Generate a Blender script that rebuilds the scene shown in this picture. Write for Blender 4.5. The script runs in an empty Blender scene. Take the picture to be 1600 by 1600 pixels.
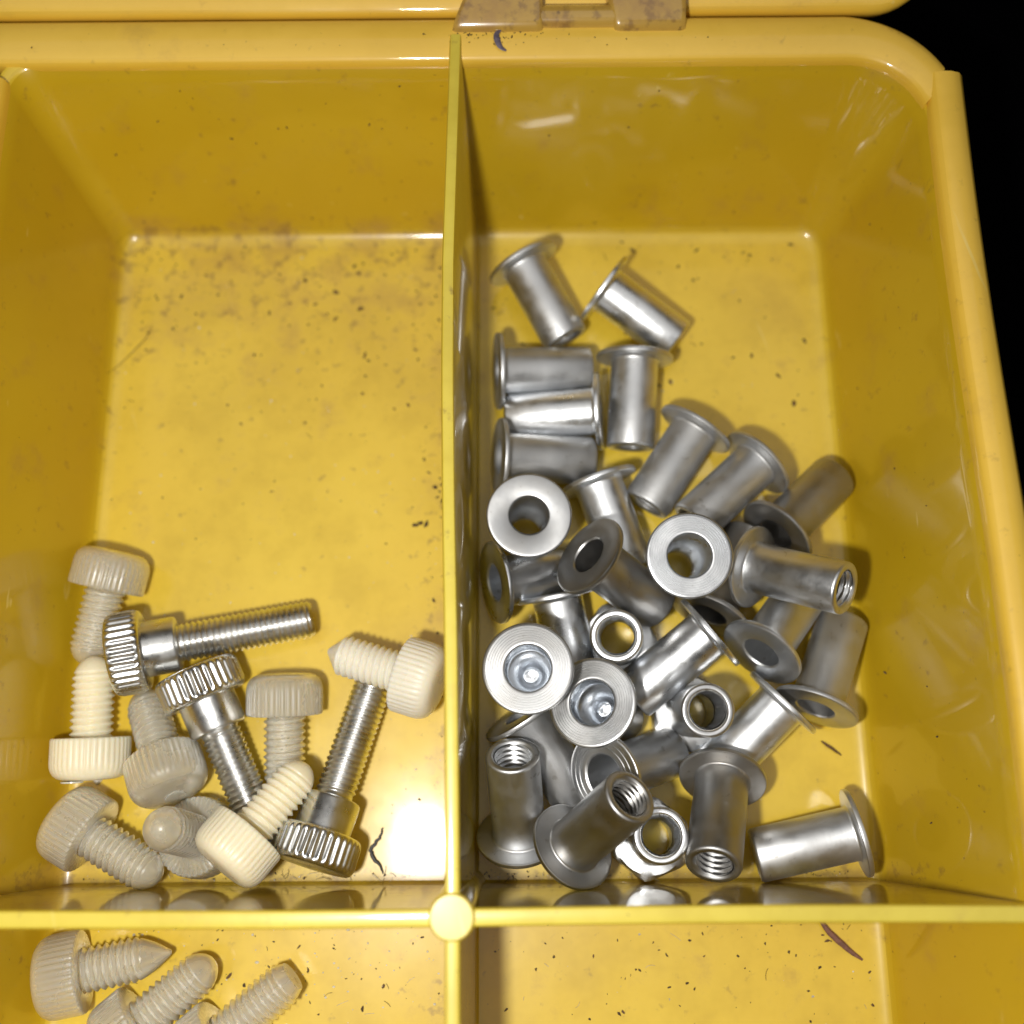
import bpy, math, random
from mathutils import Matrix, Vector
random.seed(7)
PI = math.pi
MM = 0.001                      # everything below is written in millimetres
sc = bpy.context.scene
C = sc.collection

# ------------------------------------------------------------------ camera
TH = math.radians(15.0); RO = math.radians(0.43)
right = Vector((1, 0, 0)); view = Vector((0, math.sin(TH), -math.cos(TH)))
down = view.cross(right)
r2 = right*math.cos(RO) + down*math.sin(RO)
d2 = -right*math.sin(RO) + down*math.cos(RO)
cam = bpy.data.cameras.new('camera'); co = bpy.data.objects.new('camera', cam); C.objects.link(co)
cam.sensor_width = 36; cam.lens = 36*1602/1600; cam.clip_start = 0.005; cam.clip_end = 20
co.matrix_world = Matrix(((r2.x, -d2.x, -view.x, 0), (r2.y, -d2.y, -view.y, 0),
                          (r2.z, -d2.z, -view.z, 150*MM), (0, 0, 0, 1)))
cam.dof.use_dof = True; cam.dof.focus_distance = 0.133; cam.dof.aperture_fstop = 11
sc.camera = co

# ------------------------------------------------------------------ light: a phone's flash beside the lens in a dark room
w = bpy.data.worlds.new('World'); sc.world = w; w.use_nodes = True
bg = w.node_tree.nodes['Background']; bg.inputs[0].default_value = (1.0, 0.9, 0.78, 1); bg.inputs[1].default_value = 0.02
li = bpy.data.lights.new('flash', 'POINT'); li.energy = 0.67; li.color = (1.0, 0.965, 0.90); li.shadow_soft_size = 4.8*MM
lo = bpy.data.objects.new('flash', li); C.objects.link(lo); lo.location = (-24.5*MM, -15*MM, 147*MM)
al = bpy.data.lights.new('overhead_fill', 'AREA'); al.shape = 'SQUARE'; al.size = 1.7; al.energy = 5.9; al.color = (1.0, 0.97, 0.92)  # unseen area light, added to brighten the surfaces that face up
ao = bpy.data.objects.new('overhead_fill', al); C.objects.link(ao); ao.location = (0.05, 0.1, 1.5)

sc.view_settings.view_transform = 'Standard'; sc.view_settings.look = 'None'
sc.view_settings.exposure = 0.0; sc.view_settings.gamma = 1.0; sc.view_settings.use_curve_mapping = False
sc.render.engine = 'CYCLES'
sc.cycles.max_bounces = 6; sc.cycles.glossy_bounces = 5; sc.cycles.transmission_bounces = 5; sc.cycles.diffuse_bounces = 4; sc.cycles.sample_clamp_indirect = 6.0

# ------------------------------------------------------------------ materials
class NT:
    def __init__(s, name):
        s.m = bpy.data.materials.new(name); s.m.use_nodes = True
        s.t = s.m.node_tree; s.b = s.t.nodes['Principled BSDF']
    def n(s, typ, **kw):
        x = s.t.nodes.new(typ)
        for k, v in kw.items():
            if k.startswith('_'): setattr(x, k[1:], v)
            else: x.inputs[k.replace('_', ' ')].default_value = v
        return x
    def l(s, a, b): s.t.links.new(a, b)
    def set(s, **kw):
        for k, v in kw.items(): s.b.inputs[k.replace('_', ' ')].default_value = v
    def coord(s): return s.n('ShaderNodeTexCoord').outputs['Object']
    def noise(s, scale, detail=4, rough=.55, co=None, stretch=None):
        c = co or s.coord()
        if stretch:
            mp = s.n('ShaderNodeMapping'); mp.inputs['Scale'].default_value = stretch; s.l(c, mp.inputs[0]); c = mp.outputs[0]
        t = s.n('ShaderNodeTexNoise', Scale=scale, Detail=detail, Roughness=rough); s.l(c, t.inputs['Vector']); return t.outputs[0]
def rng(t, fac, a, b, c=0., d=1.):
    r = t.n('ShaderNodeMapRange'); r.interpolation_type = 'SMOOTHSTEP'
    for i, v in zip((1, 2, 3, 4), (a, b, c, d)): r.inputs[i].default_value = v
    t.l(fac, r.inputs[0]); return r.outputs[0]
def math_(t, op, a, b):
    r = t.n('ShaderNodeMath', _operation=op)
    for i, v in enumerate((a, b)):
        if isinstance(v, (int, float)): r.inputs[i].default_value = v
        else: t.l(v, r.inputs[i])
    return r.outputs[0]
def mixc(t, fac, a, b):
    m = t.n('ShaderNodeMix', _data_type='RGBA')
    if isinstance(fac, (int, float)): m.inputs[0].default_value = fac
    else: t.l(fac, m.inputs[0])
    for i, v in ((6, a), (7, b)):
        if isinstance(v, tuple): m.inputs[i].default_value = v
        else: t.l(v, m.inputs[i])
    return m.outputs[2]
def bump(t, h, strength, dist):
    b = t.n('ShaderNodeBump', Strength=strength, Distance=dist); t.l(h, b.inputs['Height']); return b.outputs[0]

def yellow_plastic(name, base, stain=0.5, rough=(.30, .46), dust=None, grime=.06):
    t = NT(name)
    c = t.coord()
    if dust:        # paler on what faces up: settled dust plus brightness painted into the colour
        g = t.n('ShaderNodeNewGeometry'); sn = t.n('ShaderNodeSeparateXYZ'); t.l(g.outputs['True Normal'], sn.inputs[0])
        dust_lit = math_(t, 'MULTIPLY', rng(t, sn.outputs[2], .55, .98), rng(t, t.noise(75, 4, .62, c), .30, .62, .45, 1.))
        base_s = mixc(t, dust_lit, base, dust)
    tint = t.noise(38, 3, .5, c)
    ml = t.n('ShaderNodeMix', _data_type='RGBA', _blend_type='MULTIPLY'); t.l(rng(t, tint, .3, .7), ml.inputs[0])
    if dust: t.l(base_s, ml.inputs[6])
    else: ml.inputs[6].default_value = base
    ml.inputs[7].default_value = (.94, .91, .82, 1); col = ml.outputs[2]
    # grime: brown smears and fine specks with shapes of their own
    sep = t.n('ShaderNodeSeparateXYZ'); t.l(c, sep.inputs[0])
    gx, gy, gz = sep.outputs
    edge = math_(t, 'MULTIPLY', rng(t, gx, -.017, -.009), rng(t, gx, -.004, -.008))
    back = math_(t, 'MULTIPLY', math_(t, 'MULTIPLY', math_(t, 'MAXIMUM', rng(t, gy, .045, .088), math_(t, 'MULTIPLY', edge, .8)), rng(t, gx, .004, -.012)), rng(t, gz, .006, .0005))
    front = math_(t, 'MULTIPLY', rng(t, math_(t, 'ABSOLUTE', math_(t, 'ADD', gy, .0135), 0.), .006, .001), rng(t, gz, .026, .001))
    zone = math_(t, 'MINIMUM', math_(t, 'ADD', math_(t, 'ADD', math_(t, 'MULTIPLY', back, .55), math_(t, 'MULTIPLY', front, .62)), grime), 1.)
    n1 = t.noise(150, 5, .62, c)
    g1 = math_(t, 'MULTIPLY', rng(t, math_(t, 'ADD', n1, math_(t, 'MULTIPLY', zone, .30)), .56, .86), stain)
    col = mixc(t, g1, col, (.42, .235, .06, 1))
    fr = t.noise(430, 3, .62, c)
    g3 = math_(t, 'MULTIPLY', rng(t, math_(t, 'ADD', fr, math_(t, 'MULTIPLY', zone, .22)), .63, .80), .6*min(1, stain*1.6))
    col = mixc(t, g3, col, (.22, .115, .04, 1))
    n2 = t.noise(900, 2, .6, c)
    g2 = math_(t, 'MULTIPLY', rng(t, math_(t, 'ADD', n2, math_(t, 'MULTIPLY', zone, .10)), .735, .78), .5*min(1, stain*1.6))
    col = mixc(t, g2, col, (.09, .05, .02, 1))
    if dust:     # rub marks where parts have scraped the surface
        mp = t.n('ShaderNodeMapping'); mp.inputs['Rotation'].default_value = (0, 0, -.28); t.l(c, mp.inputs[0])
        sc_ = t.noise(620, 2, .5, mp.outputs[0], (1, .05, 1))
        ms = math_(t, 'MULTIPLY', rng(t, sc_, .70, .76), rng(t, t.noise(70, 2, .5, c), .5, .62, 0., .35))
        col = mixc(t, ms, col, (.92, .78, .30, 1))
    t.l(col, t.b.inputs['Base Color'])
    t.l(rng(t, t.noise(55, 3, .6, c), .3, .75, rough[0], rough[1]), t.b.inputs['Roughness'])
    scr = t.noise(260, 3, .6, c, (1, .08, 1))
    h = math_(t, 'ADD', math_(t, 'MULTIPLY', t.noise(28, 2, .5, c), 1.0), math_(t, 'MULTIPLY', scr, .05))
    t.l(bump(t, h, .35, .0009), t.b.inputs['Normal'])
    if dust: t.l(rng(t, dust_lit, 0., 1., 1., .6), t.b.inputs['Coat Weight']); t.l(rng(t, dust_lit, 0., 1., .05, .13), t.b.inputs['Coat Roughness'])
    t.set(IOR=1.49, Coat_Weight=1.0, Coat_Roughness=.06, Coat_IOR=1.5)
    return t.m
YELLOW = yellow_plastic('yellow plastic', (.60, .395, .012, 1), .5, dust=(.88, .64, .06, 1))  # walls darker, up-facing parts lighter: brightness painted into the two colours
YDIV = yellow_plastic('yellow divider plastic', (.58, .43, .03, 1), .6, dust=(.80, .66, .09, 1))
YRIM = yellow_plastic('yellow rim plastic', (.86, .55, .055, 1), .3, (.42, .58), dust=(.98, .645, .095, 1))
YHINGE = yellow_plastic('grimy hinge plastic', (.56, .35, .07, 1), 1.0, (.22, .36), grime=.46)

def aluminium(name):
    t = NT(name); c = t.coord()
    oi = t.n('ShaderNodeObjectInfo'); sp = t.n('ShaderNodeSeparateColor'); t.l(oi.outputs['Color'], sp.inputs[0])
    br, ro, wa = sp.outputs
    base = mixc(t, br, (.34, .34, .34, 1), (.87, .895, .93, 1))
    base = mixc(t, math_(t, 'MULTIPLY', wa, rng(t, t.noise(170, 4, .6, c), .3, .7)), base, (.42, .37, .30, 1))
    spots = rng(t, t.noise(700, 3, .6, c), .66, .74)
    base = mixc(t, math_(t, 'MULTIPLY', spots, .35), base, (.2, .18, .15, 1))
    t.l(base, t.b.inputs['Base Color'])
    r = math_(t, 'ADD', ro, rng(t, t.noise(300, 4, .6, c), .3, .7, -.05, .08)); t.l(r, t.b.inputs['Roughness'])
    tg = t.n('ShaderNodeTangent', _direction_type='RADIAL', _axis='Z'); t.l(tg.outputs[0], t.b.inputs['Tangent'])
    h = math_(t, 'ADD', t.noise(900, 3, .6, c), math_(t, 'MULTIPLY', t.noise(700, 2, .5, c, (.15, .15, 3.5)), .8))
    t.l(bump(t, h, .16, .00004), t.b.inputs['Normal'])
    t.set(Metallic=1.0, Anisotropic=.35)
    return t.m
ALU = aluminium('machined aluminium')

def steel():
    t = NT('zinc plated steel'); c = t.coord()
    base = mixc(t, rng(t, t.noise(200, 4, .6, c), .3, .7), (.78, .79, .79, 1), (.62, .62, .61, 1))
    t.l(base, t.b.inputs['Base Color'])
    t.l(rng(t, t.noise(350, 4, .6, c), .3, .7, .24, .38), t.b.inputs['Roughness'])
    t.l(bump(t, t.noise(600, 3, .6, c), .2, .00008), t.b.inputs['Normal'])
    t.set(Metallic=1.0); return t.m
STEEL = steel()

def nylon(name, base, sss, clear=0.):
    t = NT(name); c = t.coord()
    dirt = math_(t, 'MULTIPLY', rng(t, t.noise(420, 5, .65, c), .62, .76), .2)
    col = mixc(t, rng(t, t.noise(120, 3, .5, c), .3, .7), base, tuple(v*.92 for v in base[:3]) + (1,))
    col = mixc(t, dirt, col, tuple(v*.55 for v in base[:3]) + (1,))
    t.l(col, t.b.inputs['Base Color'])
    t.l(rng(t, t.noise(300, 3, .6, c), .3, .7, .22, .42), t.b.inputs['Roughness'])
    t.l(bump(t, t.noise(450, 4, .6, c), .3, .0001), t.b.inputs['Normal'])
    t.set(Subsurface_Weight=1.0, Subsurface_Scale=sss*MM, IOR=1.5, Transmission_Weight=clear)
    t.b.inputs['Subsurface Radius'].default_value = (1.0, .85, .6)
    return t.m
NGREY = nylon('translucent nylon', (.74, .69, .56, 1), 3.0, .5)
NCREAM = nylon('cream nylon', (.90, .83, .63, 1), 1.4)
NWHITE = nylon('white nylon', (.88, .84, .72, 1), 1.4)

def plain(name, col, rough=.6, metal=0.):
    t = NT(name); c = t.coord()
    t.l(mixc(t, rng(t, t.noise(2000, 3, .6, c), .3, .7), col + (1,), tuple(v*.6 for v in col) + (1,)), t.b.inputs['Base Color'])
    t.set(Roughness=rough, Metallic=metal); return t.m
TABLE = plain('black surface', (.0006, .0005, .0007), 1.0)
TABLE.node_tree.nodes['Principled BSDF'].inputs['Specular IOR Level'].default_value = .02
DARK = plain('dark dirt', (.085, .052, .026), .8)
BROWN = plain('brown dirt', (.16, .085, .03), .7)
GLIT = plain('pale glint specks', (.97, .93, .78), .12, 0.0)  # pale non-metal colour that paints in the glints of the specks
PALE = plain('pale dust', (.72, .66, .5), .7)
BLACKF = plain('black fibre', (.012, .011, .011), .5)
WOOD = plain('reddish splinter', (.27, .13, .09), .6)
GREYP = plain('grey violet shaving', (.17, .14, .19), .35)
WHITEP = plain('white chip', (.8, .78, .74), .5)

# ------------------------------------------------------------------ mesh helpers
class MB:
    def __init__(s): s.v = []; s.f = []
    def grid(s, rows, closed=True, capa=False, capb=False):
        o = len(s.v); n = len(rows[0])
        for r in rows: s.v += r
        for i in range(len(rows)-1):
            for j in range(n if closed else n-1):
                a = o+i*n+j; b = o+i*n+(j+1) % n
                s.f.append((a, b, b+n, a+n))
        if capa: s.f.append(tuple(o+j for j in reversed(range(n))))
        if capb: s.f.append(tuple(o+(len(rows)-1)*n+j for j in range(n)))
        return s
    def lathe(s, prof, seg=48, capa=False, capb=False):
        cs = [(math.cos(2*PI*k/seg), math.sin(2*PI*k/seg)) for k in range(seg)]
        return s.grid([[(r*c, r*q, z) for c, q in cs] for r, z in prof], True, capa, capb)
    def mesh(s, name, m, sharp=40):
        me = bpy.data.meshes.new(name)
        me.from_pydata([(x*MM, y*MM, z*MM) for x, y, z in s.v], [], s.f)
        me.materials.append(m); me.validate()
        me.shade_smooth(); me.set_sharp_from_angle(angle=math.radians(sharp))
        return me
    def build(s, name, m, parent=None, sharp=40): return link(name, s.mesh(name, m, sharp), parent)
def link(name, me, parent=None):
    o = bpy.data.objects.new(name, me); C.objects.link(o); o.parent = parent; return o
def tag(o, label, cat, group=None, kind=None):
    o['label'] = label
    if cat: o['category'] = cat
    if group: o['group'] = group
    if kind: o['kind'] = kind
    return o
def empty(name, loc=(0, 0, 0)):
    o = bpy.data.objects.new(name, None); C.objects.link(o); o.location = tuple(v*MM for v in loc); o.empty_display_size = .002; return o
def lerp(a, b, t): return a+(b-a)*t

# ------------------------------------------------------------------ setting: the dark surface under the case
tb = MB(); tb.v = [(-900, -900, -3), (900, -900, -3), (900, 900, -3), (-900, 900, -3)]; tb.f = [(0, 1, 2, 3)]
t_ = tb.build('table_surface', TABLE); t_['kind'] = 'structure'; t_['label'] = 'black surface in the dark beside the case'

# ------------------------------------------------------------------ the case
case = empty('storage_case', (0, 0, -2.6))
tag(case, 'open yellow plastic parts case with dividers, seen from above', 'case')
def cpart(mb, name, m, parent=case, sharp=40):
    o = mb.build(name, m, parent, sharp)
    if parent is case: o.location = (0, 0, 2.6*MM)
    return o

def rrect(x0, x1, y0, y1, rad, n=14, e=26):
    """rounded rectangle from back-right corner, counter-clockwise; returns (point, outward normal)"""
    pts = []
    cs = [(x1, y1, 0, rad[0]), (x0, y1, 1, rad[1]), (x0, y0, 2, rad[2]), (x1, y0, 3, rad[3])]
    cen = []
    for x, y, q, r in cs:
        cx = x-r if q in (0, 3) else x+r; cy = y-r if q in (0, 1) else y+r
        cen.append((cx, cy, q, r))
    for k in range(4):
        cx, cy, q, r = cen[k]
        for i in range(n+1):
            a = q*PI/2+i/n*PI/2; nn = (math.cos(a), math.sin(a)); pts.append(((cx+r*nn[0], cy+r*nn[1]), nn))
        nx, ny, q2, r_2 = cen[(k+1) % 4]; a = (q+1)*PI/2; nn = (math.cos(a), math.sin(a))
        p = (cx+r*nn[0], cy+r*nn[1]); p2 = (nx+r_2*nn[0], ny+r_2*nn[1])
        for i in range(1, e): pts.append(((lerp(p[0], p2[0], i/e), lerp(p[1], p2[1], i/e)), nn))
    return pts
FL = rrect(-63.2, 50.6, -78, 87.3, (4.5, 3.6, 3.6, 4.5))
TP = rrect(-69, 57.4, -85, 97.0, (10.5, 3.8, 3.8, 9))
RIMZ = 29.0
def wall_row(z, inset=0, out=0):
    t = z/RIMZ; row = []
    for (pf, nf), (pt, nt) in zip(FL, TP):
        n = (lerp(nf[0], nt[0], t), lerp(nf[1], nt[1], t))
        k = out-inset
        x = lerp(pf[0], pt[0], t)+n[0]*k; y = lerp(pf[1], pt[1], t)+n[1]*k
        if pf[0] > 40 and -70 < y < 90:      # the side wall is not quite straight
            x += .35*math.sin(y*.06+.6)*t
        row.append((x, y, z))
    return row
m = MB()
rows = [wall_row(0, 3.0), wall_row(0, 2.3), wall_row(.06, 1.75), wall_row(.25, 1.15), wall_row(.62, .62), wall_row(1.2, .24), wall_row(2.1, .04), wall_row(3.2)]
rows += [wall_row(z) for z in (8, 14, 20, 26, 28.6)] + [wall_row(29, 0, .4), wall_row(29, 0, 1.7), wall_row(27, 0, 2.1), wall_row(10, 0, 2.1), wall_row(-2.5, 0, 2.1)]
m.grid(rows, True, True, True)
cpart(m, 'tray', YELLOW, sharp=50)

def sweep(path, prof, capa=True, capb=True):
    """path: (x, y, (nx, ny) outward); prof: (outward, z) closed ring"""
    return MB().grid([[(x+n[0]*o, y+n[1]*o, z) for o, z in prof] for x, y, n in path], True, capa, capb)
LIP = [(.5, 25.5), (-.05, 28.0), (-.1, 28.9), (.12, 29.55), (.6, 29.9), (1.8, 30.2), (3.2, 30.4), (4.8, 30.4), (6.0, 30.1), (6.9, 29.4), (7.4, 28.0), (7.5, 25.8), (7.5, 22), (6.2, 22), (6.0, 25.5), (4.0, 27.0), (1.4, 26.5)]
rows = [[(lerp(-76, 46.9, i/23), 96.75+o, z) for o, z in LIP] for i in range(24)]
for i in range(1, 17):              # round the corner, ending in a slanting cut beside the side rim
    t = i/16; row = []
    for o, z in LIP:
        a = PI/2-t*math.radians(74-20*max(0, o)/7.5); r = 10.25+o*(1-.2*t)
        row.append((46.9+r*math.cos(a), 86.5+r*math.sin(a), z))
    rows.append(row)
rows.reverse()
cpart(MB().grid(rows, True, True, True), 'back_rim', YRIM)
SLIP = [(.3, 20), (-.02, 27.8), (-.08, 29.2), (.18, 30.05), (.7, 30.55), (1.6, 30.8), (2.9, 30.75), (4.1, 30.4), (4.8, 29.7), (5.0, 28.6), (5.0, 14), (3.4, 14), (3.2, 27), (1.2, 27)]
path = [(57.3+.35*math.sin(y*.06+.6), y, (1, 0)) for y in [93.6-i*4.1 for i in range(43)]]
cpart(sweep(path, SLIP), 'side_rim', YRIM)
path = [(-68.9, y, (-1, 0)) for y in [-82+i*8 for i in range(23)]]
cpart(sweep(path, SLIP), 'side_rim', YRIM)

# dividers: tapering blades with flared feet
def blade(stations, zt, half, basehalf=1.15):
    rows = []
    for base, top, along in stations:          # base/top: centre across; along(z): position along
        ring = [(base-1.9, -.6), (base-1.45, .2), (base-1.25, .6), (base-basehalf, 1.6), (top-half, zt-.3), (top-half+.18, zt-.06), (top-half+.4, zt),
                (top+half-.4, zt), (top+half-.18, zt-.06), (top+half, zt-.3), (base+basehalf, 1.6), (base+1.25, .6), (base+1.45, .2), (base+1.9, -.6)]
        rows.append([(a, along(z), z) for a, z in ring])
    return rows
def topx(y):
    P = [(-90, -6.5), (-40, -6.6), (-11.6, -6.85), (0, -7.0), (16.7, -7.25), (32.2, -7.65), (50, -7.95), (66.6, -8.0), (85, -7.6), (101, -7.25)]
    for (a, b), (c, d) in zip(P, P[1:]):
        if y <= c:
            t = (y-a)/(c-a); return lerp(b, d, max(0, t))
    return P[-1][1]
st = [(-6.5, topx(-82), lambda z: -78.5-7*max(0, z)/30)]
for i in range(1, 40):
    y = -80+i*4.55
    if y < 88: st.append((-6.5, topx(y), lambda z, y=y: y))
st.append((-6.5, topx(100), lambda z: 88.2+12*max(0, z)/30.6))
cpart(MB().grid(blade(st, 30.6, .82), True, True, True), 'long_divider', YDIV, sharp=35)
st = [(-13.95, -13.75, lambda z: -63.6-6.6*max(0, z)/30)]
st += [(-13.95, -13.75+.12*math.sin(x*.07), lambda z, x=x: x) for x in range(-60, 50, 5)]
st += [(-13.95, -13.9, lambda z: 51.2+7.4*max(0, z)/30)]
rows = [[(q, p, z) for p, q, z in r] for r in blade(st, 30.4, .98)]
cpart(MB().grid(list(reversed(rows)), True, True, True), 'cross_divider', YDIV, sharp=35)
m = MB(); m.lathe([(3.2, 0), (2.75, 3), (2.6, 30.3), (2.52, 30.75), (2.3, 31.0), (2.1, 31.0), (0.02, 31.0)], 40)
m.v = [(x-6.9, y-13.7, z) for x, y, z in m.v]
cpart(m, 'divider_post', YDIV, sharp=25)

# lid folded back on its hinge
LA = math.radians(33)
def lidpt(x, s, h): return (x, 105.2+s*math.cos(LA)-h*math.sin(LA), 27.6+s*math.sin(LA)+h*math.cos(LA))
rr = rrect(-84, 60, 0, 95, (9, 9, 9, 9), 10, 10)
rows = []
for ins, h in ((2.2, 1.6), (1.2, 1.75), (.45, 1.45), (.08, .8), (0, 0), (0, -4), (.6, -4.6)):
    rows.append([lidpt(p[0]-n[0]*ins, p[1]-n[1]*ins, h) for p, n in rr])
rows.reverse()
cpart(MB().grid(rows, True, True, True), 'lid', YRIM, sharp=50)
# hinge: two knuckles round a barrel
def knuckle(x0, x1, skew):
    prof = [(101.1, 29.2), (100.6, 29.9), (100.7, 30.6), (101.4, 31.4), (102.6, 32.0), (104.2, 32.4), (106.2, 33.2), (110, 35.6), (112, 34), (110, 29), (104, 27.5)]
    rows = []
    for x, k, q in ((x0, .5, 0), (x0+.35, .12, 1), (x0+.9, 0, 1), (x1-.9, 0, 1), (x1-.35, .12, 1), (x1, .5, 0)):
        cy = 105; cz = 30.5
        rows.append([(x+(skew*(y-101)/5 if x < (x0+x1)/2 else 0), lerp(y, cy, k*.12), lerp(z, cz, k*.3)) for y, z in prof])
    return MB().grid(list(reversed(rows)), True, True, True)
cpart(knuckle(-7.6, 4.7, 2.0), 'hinge_knuckle', YHINGE, sharp=55)
cpart(knuckle(14.6, 24.4, -1.0), 'hinge_knuckle', YHINGE, sharp=55)
m = MB(); m.lathe([(1.75, -.4), (1.75, 10.6)], 32, True, True)
m.v = [(4.4+z, 103.0+y, 30.1+x) for x, y, z in m.v]; m.f = [tuple(reversed(f)) for f in m.f]
cpart(m, 'hinge_barrel', YHINGE)

# ------------------------------------------------------------------ fastener meshes (local z runs from the head's outer face to the tip)
def tri(u): u = u % 1; return 1-abs(2*u-1)
def helix(mb, z0, z1, p, rfun, seg, step, flip=False):
    rows = []; n = int(round((z1-z0)/step))
    for i in range(n+1):
        z = z0+(z1-z0)*i/n
        rows.append([(rfun(z, k/seg)*math.cos(2*PI*k/seg), rfun(z, k/seg)*math.sin(2*PI*k/seg), z) for k in range(seg)])
    if flip: rows.reverse()
    mb.grid(rows)
    return mb
RL = 14.3
def flange_mesh(kind):
    if kind == 'grooved':
        face = [(2.95, .25), (3.1, .03)]
        for k in range(7):
            r = 3.22+k*.315; face += [(r, .0), (r+.14, .0), (r+.18, .1), (r+.27, .1)]
        face += [(5.46, 0)]
    elif kind == 'stepped':
        face = [(2.95, .30), (3.2, .05), (3.3, 0), (3.9, 0), (3.98, .08), (4.1, .08), (4.18, 0), (4.7, 0), (4.76, .06), (4.86, .06), (4.92, 0), (5.4, 0)]
    else:
        face = [(2.6, .30), (2.75, .08), (2.95, .0), (5.2, 0), (5.5, .01)]
    edge = [(5.66, .03), (5.76, .1), (5.8, .22), (5.8, .58), (5.77, .68), (5.68, .74), (5.5, .76), (4.3, .8), (3.8, .86)]
    return MB().lathe(list(reversed(face+edge)), 64).mesh('flange', ALU, 30)
FLM = {k: flange_mesh(k) for k in ('grooved', 'stepped', 'plain')}
def hexring(af, z, rnd):     # hexagon with softened corners, 48 points
    out = []
    for k in range(48):
        a = 2*PI*k/48; b = (a+PI/6) % (PI/3)-PI/6
        r = min(af/2/math.cos(b), af/2*rnd); out.append((r*math.cos(a), r*math.sin(a), z))
    return out
def circ(r, z): return [(r*math.cos(2*PI*k/48), r*math.sin(2*PI*k/48), z) for k in range(48)]
FLM['hex'] = MB().grid(list(reversed([circ(2.95, .25), circ(3.1, 0), circ(4.7, 0), hexring(10.0, .25, 1.115), hexring(10.0, 2.75, 1.115), circ(4.75, 3.05), circ(3.9, 3.1), circ(3.5, 3.12)]))).mesh('hex_collar', ALU, 25)
BODY = MB().lathe(list(reversed([(3.8, .86), (3.68, .92), (3.59, 1.06), (3.55, 1.3), (3.55, 7), (3.55, 13.85), (3.48, 14.12), (3.32, 14.27), (3.15, 14.3), (2.80, 14.3), (2.7, 14.26), (2.5, 14.0)])), 56).mesh('sleeve', ALU, 34)
m = MB()
m.lathe([(2.95, .25), (2.95, 3), (2.93, 7.0), (2.3, 8.0)], 48)
helix(m, 8.0, 14.0, .8, lambda z, u: 2.3+.28*tri(z/.8-u), 48, .1)
BORE = m.mesh('threaded_bore', ALU, 50)
CONE = MB().lathe([(2.95, .25), (2.95, 3.0), (2.7, 3.4), (1.0, 5.8), (.95, 9.0), (.02, 9.2)], 48).mesh('conical_bore', ALU, 40)
def pose(o, base, d, roll):
    d = Vector(d).normalized(); a = Vector((0, 0, 1)) if abs(d.z) < .9 else Vector((1, 0, 0))
    x = a.cross(d).normalized(); y = d.cross(x)
    M = Matrix((x, y, d)).transposed().to_4x4() @ Matrix.Rotation(roll, 4, 'Z')
    o.rotation_euler = M.to_euler(); o.location = Vector(base)*MM
def knurl(rows, teeth, depth, sub, shape):
    seg = teeth*sub; out = []
    for r, z, a in rows:
        out.append([((r-depth*a*shape((k/sub) % 1))*math.cos(2*PI*k/seg), (r-depth*a*shape((k/sub) % 1))*math.sin(2*PI*k/seg), z) for k in range(seg)])
    return out
groove = lambda u: max(0., 1-abs(u-.5)/.42)
flute = lambda u: max(0., 1-abs(u-.5)/.3)**.7
SH = MB().grid(list(reversed(knurl([(.05, .12, 0), (4.4, .1, 0), (4.9, .04, 0), (5.2, .08, 0), (5.45, .22, 0), (5.64, .5, .1), (5.76, .85, .7), (5.8, 1.1, 1), (5.8, 3.6, 1), (5.76, 3.85, .7), (5.64, 4.2, .1), (5.45, 4.5, 0), (5.2, 4.64, 0), (4.9, 4.7, 0), (3.9, 4.7, 0)], 34, .42, 7, groove)))).mesh('head', STEEL, 60)
SCOL = MB().lathe(list(reversed([(3.9, 4.7), (3.86, 4.85), (3.86, 8.7), (3.75, 9.0), (3.5, 9.15), (2.55, 9.2)])), 56).mesh('collar', STEEL, 35)
def sthr(z, u):
    t = tri(z/.8-u); r = 2.36+.34*min(1, t*1.15)
    if z < 9.8: r = min(r, 2.42+(9.8-z)*.3)
    if z > 27.1: r = min(r, 2.7-(z-27.1)*.7)
    return r
m = MB(); helix(m, 9.2, 27.8, .8, sthr, 40, .08, True)
m.f.append(tuple(range(40)))
SSH = m.mesh('threaded_shaft', STEEL, 60)
NHROWS = [(.05, .0, 0), (2.4, .03, 0), (3.5, .12, 0), (4.2, .35, 0), (4.7, .75, .1), (5.02, 1.25, .35), (5.18, 1.8, .8), (5.25, 2.4, 1), (5.25, 5.3, 1), (5.2, 5.55, 1), (5.1, 5.68, .8), (2.8, 5.7, 0)]
def nthr(z, u, tip):
    t = tri(z/.95-u); r = 2.42+.46*max(0, t*1.3-.3)**.8
    e = 16.8-z
    if tip == 'round': env = 2.95*math.sqrt(max(0, 1-(max(0, 4.6-e)/4.6)**2.2)) if e < 4.6 else 9
    elif tip == 'ogive': env = .25+2.7*max(0, 1-((5.6-e)/5.6)**1.7) if e < 5.6 else 9
    elif tip == 'point': env = .4+e*1.05 if e < 3 else 9
    else: env = 2.0+e*.45
    return max(.02, min(r, env))
def nylon_meshes(mat, tip):
    h = MB().grid(list(reversed(knurl(NHROWS, 40, .14, 6, flute)))).mesh('head', mat, 60)
    m = MB(); helix(m, 5.65, 16.8, 1., lambda z, u: nthr(z, u, tip), 40, .095, True); m.f.append(tuple(range(40)))
    s = m.mesh('threaded_shaft', mat, 60)
    g = MB().lathe([(1.45, .04), (1.45, -.16), (1.3, -.22), (.02, -.2)], 28).mesh('gate_mark', mat, 40)
    return h, s, g
NM = {}

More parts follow.
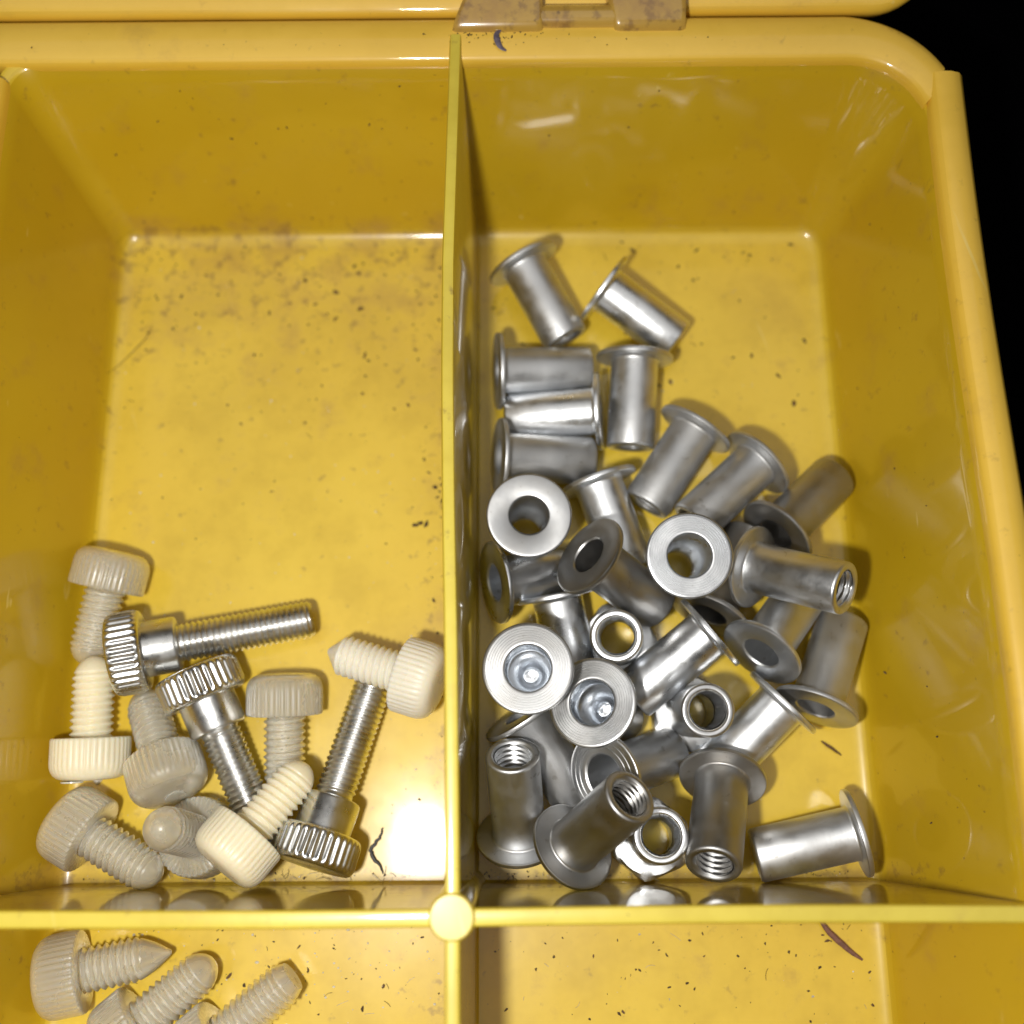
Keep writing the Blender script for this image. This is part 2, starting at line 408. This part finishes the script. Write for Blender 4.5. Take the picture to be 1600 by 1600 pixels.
# ------------------------------------------------------------------ the rivet nuts, one by one: flange centre, axis, look
NUTS = {
 'a1': ((1.83, 79.06, 5.72), (0.4709, -0.8735, -0.1234), 'n', 'plain',
   'rivet nut lying rearmost by the long divider, tail pointing to the front right'),
 'a2': ((14.22, 74.63, 5.72), (0.8017, -0.5758, -0.1606), 'b', 'plain',
   'rivet nut lying farthest back right, with a broad white glare along its sleeve'),
 'a3': ((-2.22, 60.72, 5.71), (0.991, 0.0539, -0.1222), 'm', 'plain',
   'rivet nut lying across, flange at the long divider, rearmost of three side by side'),
 'a4': ((13.48, 54.15, 5.72), (-0.9869, -0.01, -0.161), 'b', 'plain',
   'rivet nut lying across with flange to the right, middle of the three side by side'),
 'a5': ((18.84, 63.11, 5.72), (-0.0688, -0.9872, -0.1441), 'n', 'plain',
   'rivet nut lying lengthwise with flange to the back, right of the three side by side'),
 'a6': ((-2.03, 46.87, 6.3), (0.9794, 0.0155, -0.2013), 'm', 'plain',
   'rivet nut lying across, flange at the long divider, just behind the upright pale ring'),
 'a7': ((2.32, 35.47, 16.12), (-0.0329, 0.0427, -0.9985), 'n', 'plain',
   'rivet nut standing on its tail by the long divider, smooth pale flange ring facing up'),
 'a8': ((12.51, 43.56, 5.7), (0.3196, -0.9445, -0.0756), 'b', 'plain',
   'rivet nut lying just right of the smooth pale ring, tail hidden under others'),
 'b1': ((10.14, 30.1, 15.24), (0.7066, -0.3935, -0.5882), 'd', 'plain',
   'dull brownish rivet nut propped on top, dark open flange facing back left'),
 'b2': ((23.68, 29.63, 16.39), (0.0204, 0.0914, -0.9956), 'b', 'grooved',
   'rivet nut standing on its tail mid heap, bright white grooved flange facing up'),
 'b3': ((27.63, 51.6, 5.7), (-0.5598, -0.8238, -0.0895), 'm', 'stepped',
   'rivet nut lying slanted with flange to the back right, left of its matching neighbour'),
 'b4': ((36.56, 46.25, 5.64), (-0.7384, -0.6734, 0.0356), 'm', 'stepped',
   'rivet nut lying slanted, flange to the back right, tail under the bright white flange'),
 'b5': ((37.94, 34.77, 6.28), (0.7105, 0.674, -0.2024), 'd', 'plain',
   'dull rivet nut at far right, tail pointing to the back right corner'),
 'b6': ((33.35, 29.64, 8.95), (0.726, -0.3422, 0.5965), 'n', 'plain',
   'rivet nut lying across on top at the right, open tail raised towards the side wall'),
 'b7': ((34.11, 17.44, 8.36), (0.6082, 0.7281, -0.3161), 'n', 'plain',
   'rivet nut with grey flange facing front left, sleeve passing under the raised crosswise nut'),
 'b8': ((41.7, 10.03, 5.94), (0.4074, 0.8959, -0.1772), 'm', 'plain',
   'rightmost slanted rivet nut, flange facing front with a blue glint, dull sleeve'),
 'c1': ((27.77, 23.19, 5.72), (0.4698, 0.8678, -0.1619), 'd', 'plain',
   'mostly hidden rivet nut, only its dark bluish flange showing below the bright white flange'),
 'c2': ((27.3, 20.53, 9.97), (-0.7666, -0.6055, -0.2138), 'b', 'stepped',
   'rivet nut lying slanted on top mid heap, long bright streak, flange to the back right'),
 'c3': ((15.43, 20.22, 1.13), (-0.1258, -0.0773, 0.989), 'b', 'hex',
   'rivet nut standing on its glaring white hex collar mid heap, open tail facing up'),
 'c4': ((6.22, 26.65, 6.18), (0.1846, -0.9625, -0.1988), 'b', 'plain',
   'rivet nut lying with flange to the back, tail tucked under the large grooved flange'),
 'c5': ((1.83, 14.4, 20.7), (0.0852, -0.0483, -0.9952), 'm', 'grooved',
   'rivet nut by the long divider with large grooved flange facing up and shiny bore'),
 'c6': ((10.06, 10.44, 16.23), (0.3436, -0.083, -0.9355), 'n', 'grooved',
   'rivet nut whose grooved flange is partly covered by the larger grooved one behind it'),
 'c7': ((11.67, 1.11, 12.18), (0.7022, 0.2311, -0.6735), 'n', 'stepped',
   'rivet nut with stepped flange facing up, partly behind the raised threaded tail in front'),
 'c8': ((7.38, -7.76, 9.42), (0.4799, 0.461, 0.7464), 'd', 'plain',
   'dark rivet nut leaning over the front of the heap, threaded tail raised, wide flange down'),
 'd1': ((0.69, -6.7, 4.28), (-0.0611, 0.7564, 0.6512), 'n', 'plain',
   'rivet nut leaning on the long divider at front left, threaded tail up'),
 'd2': ((0.97, 9.87, 6.88), (0.5434, -0.8012, -0.2507), 'm', 'plain',
   'rivet nut half buried under the two grooved flanges, only its grey sleeve showing'),
 'd3': ((24.6, 10.2, 0.41), (0.0484, -0.0554, 0.9973), 'n', 'hex',
   'rivet nut standing on its collar right of centre, small grey open tail facing up'),
 'd4': ((37.51, 11.28, 6.16), (-0.6994, -0.6876, -0.195), 'b', 'stepped',
   'rivet nut lying slanted at the right, wide bright streak, tail under a dark flange'),
 'd5': ((28.19, 1.19, 6.9), (-0.2448, -0.7635, 0.5976), 'd', 'plain',
   'dark rivet nut lying lengthwise at the front, threaded tail facing the cross divider'),
 'd6': ((46.35, -6.19, 5.72), (-0.9654, -0.2161, -0.1458), 'n', 'plain',
   'rivet nut lying alone at the front right, flange towards the side wall'),
 'd7': ((18.47, -7.16, 0.79), (-0.0036, 0.0778, 0.997), 'b', 'hex',
   'rivet nut standing on its collar at the front, pinkish bright open tail facing up'),
 'd8': ((-2.64, 27.64, 8.46), (0.9235, 0.2125, -0.3195), 'b', 'plain',
   'rivet nut lying across against the long divider, tail under the dull brownish nut'),
}
LOOK = {   # brightness, roughness, warm patina with dark reflections painted in, kind of flange face
 'b': (.92, .32, .03), 'n': (.66, .38, .12), 'd': (.26, .40, .38), 'm': (.54, .45, .14)}
BLIND = ('c5', 'c6')      # the two whose bores show a closed, polished cone
GN = 'rivet nuts heaped in the back right compartment'
for key, (base, d, look, fk, label) in NUTS.items():
    o = empty('rivet_nut'); pose(o, base, d, random.uniform(0, 6.28))
    tag(o, label, 'rivet nut', GN)
    br, ro, wa = LOOK[look]
    col = (br+random.uniform(-.08, .05), ro+random.uniform(-.03, .05), wa+random.uniform(-.05, .1), 1)
    for nm, me in (('hex_collar' if fk == 'hex' else 'flange', FLM[fk]), ('sleeve', BODY), (('conical_bore', CONE) if key in BLIND else ('threaded_bore', BORE))):
        p = link(nm, me, o); p.color = (.9, .2, 0, 1) if nm == 'conical_bore' else col

# ------------------------------------------------------------------ thumb screws
STEELS = {
 's1': ((-55.53, 17.82, 8.26), (0.9642, 0.2081, -0.1646), 'steel thumb screw lying across with its threaded tip pointing right, alone'),
 's2': ((-44.26, 16.15, 7.06), (0.4115, -0.9037, -0.1183), 'middle steel thumb screw, head to the back, tip under a cream nylon screw'),
 's3': ((-26.94, -9.91, 7.95), (0.2755, 0.9416, -0.1934), 'steel thumb screw nearest the long divider, knurled head in front, tip under the white screw'),
}
for key, (base, d, label) in STEELS.items():
    o = empty('steel_thumb_screw'); pose(o, base, d, random.uniform(0, 6.28))
    tag(o, label, 'thumb screw', 'steel thumb screws in the back left compartment')
    for nm, me in (('head', SH), ('collar', SCOL), ('threaded_shaft', SSH)): link(nm, me, o)
NYLONS = {
 'n1': ((-57.13, 33.34, 5.83), (-0.2252, -0.9643, -0.1394), 'grey', 'round', None,
   'nylon thumb screws in the back left compartment', 'rearmost translucent nylon thumb screw, domed head to the back at far left'),
 'n2': ((-58.02, 1.31, 5.31), (-0.0244, 0.9973, 0.0689), 'cream', 'round', (2.6, 1.5),
   'nylon thumb screws in the back left compartment', 'cream nylon thumb screw with head in front, tip pointing back, at far left'),
 'n3': ((-45.73, -0.65, 7.76), (-0.4212, 0.8431, -0.3343), 'grey', 'round', (-0.8, 0.6),
   'nylon thumb screws in the back left compartment', 'translucent nylon thumb screw with a round gate mark, head tipped up behind the steel screws'),
 'n4': ((-31.91, 15.56, 5.89), (0.0155, -0.9889, -0.1477), 'grey', 'round', None,
   'nylon thumb screws in the back left compartment', 'greyish nylon thumb screw standing head back between the two slanted steel screws'),
 'n5': ((-37.36, -9.69, 13.31), (0.5759, 0.759, -0.3037), 'cream', 'round', None,
   'nylon thumb screws in the back left compartment', 'cream nylon thumb screw lying on top at the front, tip pointing back right'),
 'n6': ((-61.42, -3.23, 6.31), (0.87, -0.4923, 0.0262), 'grey', 'round', (2.2, -1.0),
   'nylon thumb screws in the back left compartment', 'translucent nylon thumb screw in the front left corner, tip pointing right'),
 'n7': ((-41.99, -6.91, 1.09), (-0.157, 0.1512, 0.976), 'grey', 'round', None,
   'nylon thumb screws in the back left compartment', 'pinkish translucent nylon thumb screw standing on its head, rounded tip facing up'),
 'n8': ((-9.89, 13.37, 9.51), (-0.9405, 0.3044, -0.1509), 'white', 'point', None,
   'nylon thumb screws in the back left compartment', 'white nylon thumb screw against the long divider, pointed tip to the left'),
 'n9': ((-61.88, -23.8, 6.18), (0.9749, 0.1786, -0.1333), 'grey', 'ogive', None,
   'nylon thumb screws in the front left compartment', 'leftmost nylon thumb screw in the front compartment, whole head in view'),
 'n10': ((-52.57, -32.45, 5.58), (0.7679, 0.6349, -0.0852), 'grey', 'round', None,
   'nylon thumb screws in the front left compartment', 'middle nylon thumb screw in the front compartment, rounded tip pointing back right'),
 'n11': ((-42.06, -34.28, 5.11), (0.7739, 0.6333, 0.0046), 'grey', 'flat', None,
   'nylon thumb screws in the front left compartment', 'rightmost nylon thumb screw in the front compartment, blunt tip'),
}
MATS = {'grey': NGREY, 'cream': NCREAM, 'white': NWHITE}
for key, (base, d, mat, tip, gate, grp, label) in NYLONS.items():
    if (mat, tip) not in NM: NM[(mat, tip)] = nylon_meshes(MATS[mat], tip)
    h, s, g = NM[(mat, tip)]
    o = empty('nylon_thumb_screw'); pose(o, base, d, random.uniform(0, 6.28))
    tag(o, label, 'thumb screw', grp)
    hd = link('head', h, o); link('threaded_shaft', s, o)
    if gate:
        gm = link('gate_mark', g, hd); gm.location = (gate[0]*MM, gate[1]*MM, 0)

# ------------------------------------------------------------------ bits of dirt
def strand(name, pts, rad, m, label, cat, flat=1.0, seg=6, taper=True):
    rows = []; n = len(pts)
    for i, p in enumerate(pts):
        a = Vector(pts[max(0, i-1)]); b = Vector(pts[min(n-1, i+1)]); t = (b-a).normalized()
        u = t.cross(Vector((0, 0, 1))).normalized(); v = u.cross(t)
        k = rad*(1 if not taper else .25+.75*math.sin(PI*(i+.3)/(n-.4)))
        rows.append([tuple(Vector(p)+u*k*math.cos(2*PI*j/seg)+v*k*flat*math.sin(2*PI*j/seg)) for j in range(seg)])
    c = Vector(pts[len(pts)//2])
    mb = MB().grid(rows, True, True, True); mb.v = [tuple(Vector(q)-c) for q in mb.v]
    o = mb.build(name, m); o.location = c*MM
    return tag(o, label, cat)
def curve(p, n=14, wob=.0):
    out = []
    for i in range(n):
        t = i/(n-1)*(len(p)-1); k = min(int(t), len(p)-2); u = t-k
        p0 = Vector(p[max(0, k-1)]); p1 = Vector(p[k]); p2 = Vector(p[k+1]); p3 = Vector(p[min(len(p)-1, k+2)])
        q = .5*((2*p1)+(-p0+p2)*u+(2*p0-5*p1+4*p2-p3)*u*u+(-p0+3*p1-3*p2+p3)*u**3)
        out.append((q.x+random.uniform(-wob, wob), q.y+random.uniform(-wob, wob), q.z))
    return out
strand('shaving', curve([(-.9, 101.0, 30.55), (-1.6, 100.2, 30.75), (-1.6, 99.2, 30.75), (-1.1, 98.2, 30.45), (-.3, 97.8, 30.2)], 16), .42, GREYP, 'curled grey violet shaving on the back rim below the hinge', 'shaving', .4)
strand('hair', curve([(-63.2, 62.6, 1.2), (-61.5, 64.6, .4), (-59, 67.6, .3), (-57.6, 69.4, .35), (-57.0, 71.2, .5)], 18), .06, BROWN, 'fine brown hair on the empty floor at far left', 'hair', 1, 5)
strand('fibre', curve([(-18.4, -5.4, .4), (-18.8, -6.8, .5), (-19.9, -8.2, .4), (-19.6, -9.4, .5), (-18.6, -10.3, .4), (-18.2, -11.6, .3)], 20, .12), .27, BLACKF, 'kinked black fibre beside the lowest steel thumb screw head', 'fibre', .7)
strand('splinter', curve([(41.2, -17.2, .9), (42.6, -19.3, .6), (44.6, -21.2, .5), (46.9, -23.0, .4)], 12, .06), .42, WOOD, 'reddish brown splinter in the front right compartment', 'splinter', .5)
strand('sliver', curve([(43.8, 6.0, .25), (45.0, 5.1, .3), (46.5, 4.0, .25)], 9, .05), .22, BROWN, 'tiny brown sliver on the floor at the right of the nuts', 'sliver', .6)
fl = MB(); fl.v = [(-.7, 0, .1), (0, -.6, .1), (.75, .2, .1), (.1, .35, .1), (-.5, .1, .6), (.1, -.4, .7), (.5, .2, .55)]
fl.f = [(3, 2, 1, 0), (0, 1, 5, 4), (1, 2, 6, 5), (2, 3, 6), (3, 0, 4), (4, 5, 6), (3, 4, 6)]
fo = fl.build('chip', WHITEP, None, 10); fo.location = (-58.9*MM, 1.2*MM, .05*MM); tag(fo, 'tiny white chip under the head of the cream thumb screw at left', 'chip')

def crumbs(name, m, spots, label, flat=.5):
    mb = MB()
    for x, y, z, s in spots:
        a = random.uniform(0, 6.28); e = random.uniform(1, 2.4); o = len(mb.v)
        ca, sa = math.cos(a), math.sin(a)
        for i in range(6):
            an = i*PI/3+R(-.35, .35); q = s*R(.45, 1.15); qx = q*e*math.cos(an); qy = q*math.sin(an)
            mb.v.append((x+qx*ca-qy*sa, y+qx*sa+qy*ca, z+R(.15, .4)*s*flat))
        mb.v += [(x+R(-.3, .3)*s, y+R(-.3, .3)*s, z+s*flat), (x, y, z-.1*s)]
        for i in range(6):
            j = (i+1) % 6; mb.f += [(o+i, o+j, o+6), (o+j, o+i, o+7)]
    o = mb.build(name, m, None, 20); o['kind'] = 'stuff'; o['label'] = label
R = random.uniform
def G(a, b): return random.gauss(a, b)
sp = []
def add(n, fx, fy, fz, s0, s1):
    for _ in range(n): sp.append((fx(), fy(), fz(), s0+(s1-s0)*random.random()**2.2))
Z0 = lambda: .02
inx = lambda a, b: (lambda: R(a, b))
# back left floor, thickest near its back edge and along the divider
add(75, lambda: R(-61, -9), lambda: 86-abs(G(0, 13)), Z0, .05, .26)
add(50, lambda: -9.3-abs(G(0, 3)), inx(-5, 80), Z0, .05, .30)
add(70, inx(-61, -9), inx(-11, 60), Z0, .04, .13)
# back right floor
add(80, inx(-3, 49), lambda: 86-abs(G(0, 14)), Z0, .06, .32)
add(30, inx(-3, 49), inx(-11, 60), Z0, .04, .16)
# front row
add(100, inx(-61, -9), lambda: -17-abs(G(0, 13)), Z0, .05, .25)
add(90, inx(-3.5, 49), lambda: -17-abs(G(0, 13)), Z0, .05, .24)
# along the foot of the cross divider
add(120, inx(-60, 48), lambda: -12.0+abs(G(0, .5)), inx(.05, .5), .04, .16)
for _ in range(70):      # clinging to the back wall
    z = R(1, 27); sp.append((R(-60, 45), 87.2+z/29*9.7-.05, z, .04+.16*random.random()**2))
for _ in range(30):      # clinging to the side wall
    z = R(2, 27); sp.append((50.5+z/29*6.8-.05, R(-40, 84), z, R(.04, .16)))
for _ in range(40): sp.append((R(-68, 45), R(98.4, 101.5), 30.35, R(.03, .14)))
for _ in range(45): sp.append((G(-2, 5), 100.7-abs(G(0, .8)), 30.42, R(.04, .17)))
for x, y in ((-11.0, 43.5), (-10.6, 44.6), (-11.3, 42.6), (-10.5, 42.0), (-10.9, 45.6), (-11.6, 44.2), (-10.3, 41.0), (-14.5, 38.2), (-13.8, 38.5), (-13.0, 38.3)): sp.append((x, y, .03, R(.22, .45)))
crumbs('dirt_crumbs', DARK, sp, 'dark crumbs and specks of dirt scattered in the case')
sp = []
add(110, lambda: R(-61, -9), lambda: 86-abs(G(0, 26)), Z0, .06, .30); add(50, inx(-3, 49), inx(40, 86), Z0, .05, .2)
add(40, inx(-61, 49), lambda: -16.5-abs(G(0, 7)), Z0, .05, .3)
for x, y, s in ((-28, 77, .5), (-33, 79, .4), (-24, 74, .35), (20, 84, .35), (44, 57.5, .45), (42, 62, .3), (38, 65.5, .3), (25, 61, .4)): sp.append((x, y, .03, s))
crumbs('brown_crumbs', BROWN, sp, 'brown crumbs of dirt scattered over the floors', .35)
sp = []
add(130, inx(-61, -9), inx(-11, 50), Z0, .06, .17); add(140, inx(-61, -9), lambda: -16.5-abs(G(0, 9)), Z0, .06, .22)
add(30, inx(-61, -9), inx(50, 86), Z0, .06, .16)
add(40, inx(-2, 48), inx(-40, 84), Z0, .05, .14); add(50, inx(-60, 48), lambda: -12.2+abs(G(0, .4)), inx(.1, .6), .04, .12)
mb = MB()
for x, y, z, q in sp:
    o = len(mb.v); k = R(.7, 1.6)
    mb.lathe([(q, -.1*q), (q*.9, q*.45), (q*.55, q*.85), (.02*q, q)], 7)
    mb.v[o:] = [(x+px*k, y+py, z+pz) for px, py, pz in mb.v[o:]]
o = mb.build('glint_specks', GLIT, None, 80); o['kind'] = 'stuff'; o['label'] = 'tiny pale specks on the floors, glints painted into their colour'
sp = []
add(60, inx(-61, 49), inx(-11, 84), Z0, .05, .16); add(40, inx(-61, 49), inx(-45, -16), Z0, .05, .2)
crumbs('pale_dust', PALE, sp, 'pale dust specks on the floors', .4)

def lint(name, m, n, label):
    mb = MB()
    for k in range(n):
        q = random.random()
        q = min(q, .84)
        if q < .35: p = Vector((R(-60, 48), -12.1+abs(G(0, .4)), R(.2, .9)))
        elif q < .7: p = Vector((R(-60, -9), random.choice((R(-11, 84), R(-40, -16))), .12))
        elif q < .85: p = Vector((R(-2, 48), random.choice((R(40, 84), R(-40, -16))), .12))
        else:
            z = R(3, 26); p = Vector((R(-58, 44), 87.0+z/29*9.7, z))
        a = R(0, 6.28); rows = []; L = R(.5, 1.7); w = R(-1.6, 1.6)
        up = Vector((0, .3, 1)) if q >= .85 else Vector((0, 0, 1))
        for i in range(6):
            t = Vector((math.cos(a), math.sin(a)*(1 if q < .85 else .33), math.sin(a)*(0 if q < .85 else .94))); u = t.cross(Vector((0, -.95, .3)) if q >= .85 else up).normalized(); v = u.cross(t)
            rows.append([tuple(p+u*.035*math.cos(j*2.094)+v*.035*math.sin(j*2.094)) for j in range(3)])
            p = p+t*L/5; a += w/5
        mb.grid(rows, True, True, True)
    o = mb.build(name, m, None, 80); o['kind'] = 'stuff'; o['label'] = label
lint('lint', DARK, 60, 'short dark fibres of lint clinging to floors and walls')
lint('pale_lint', PALE, 50, 'short pale fibres of lint clinging to floors and walls')
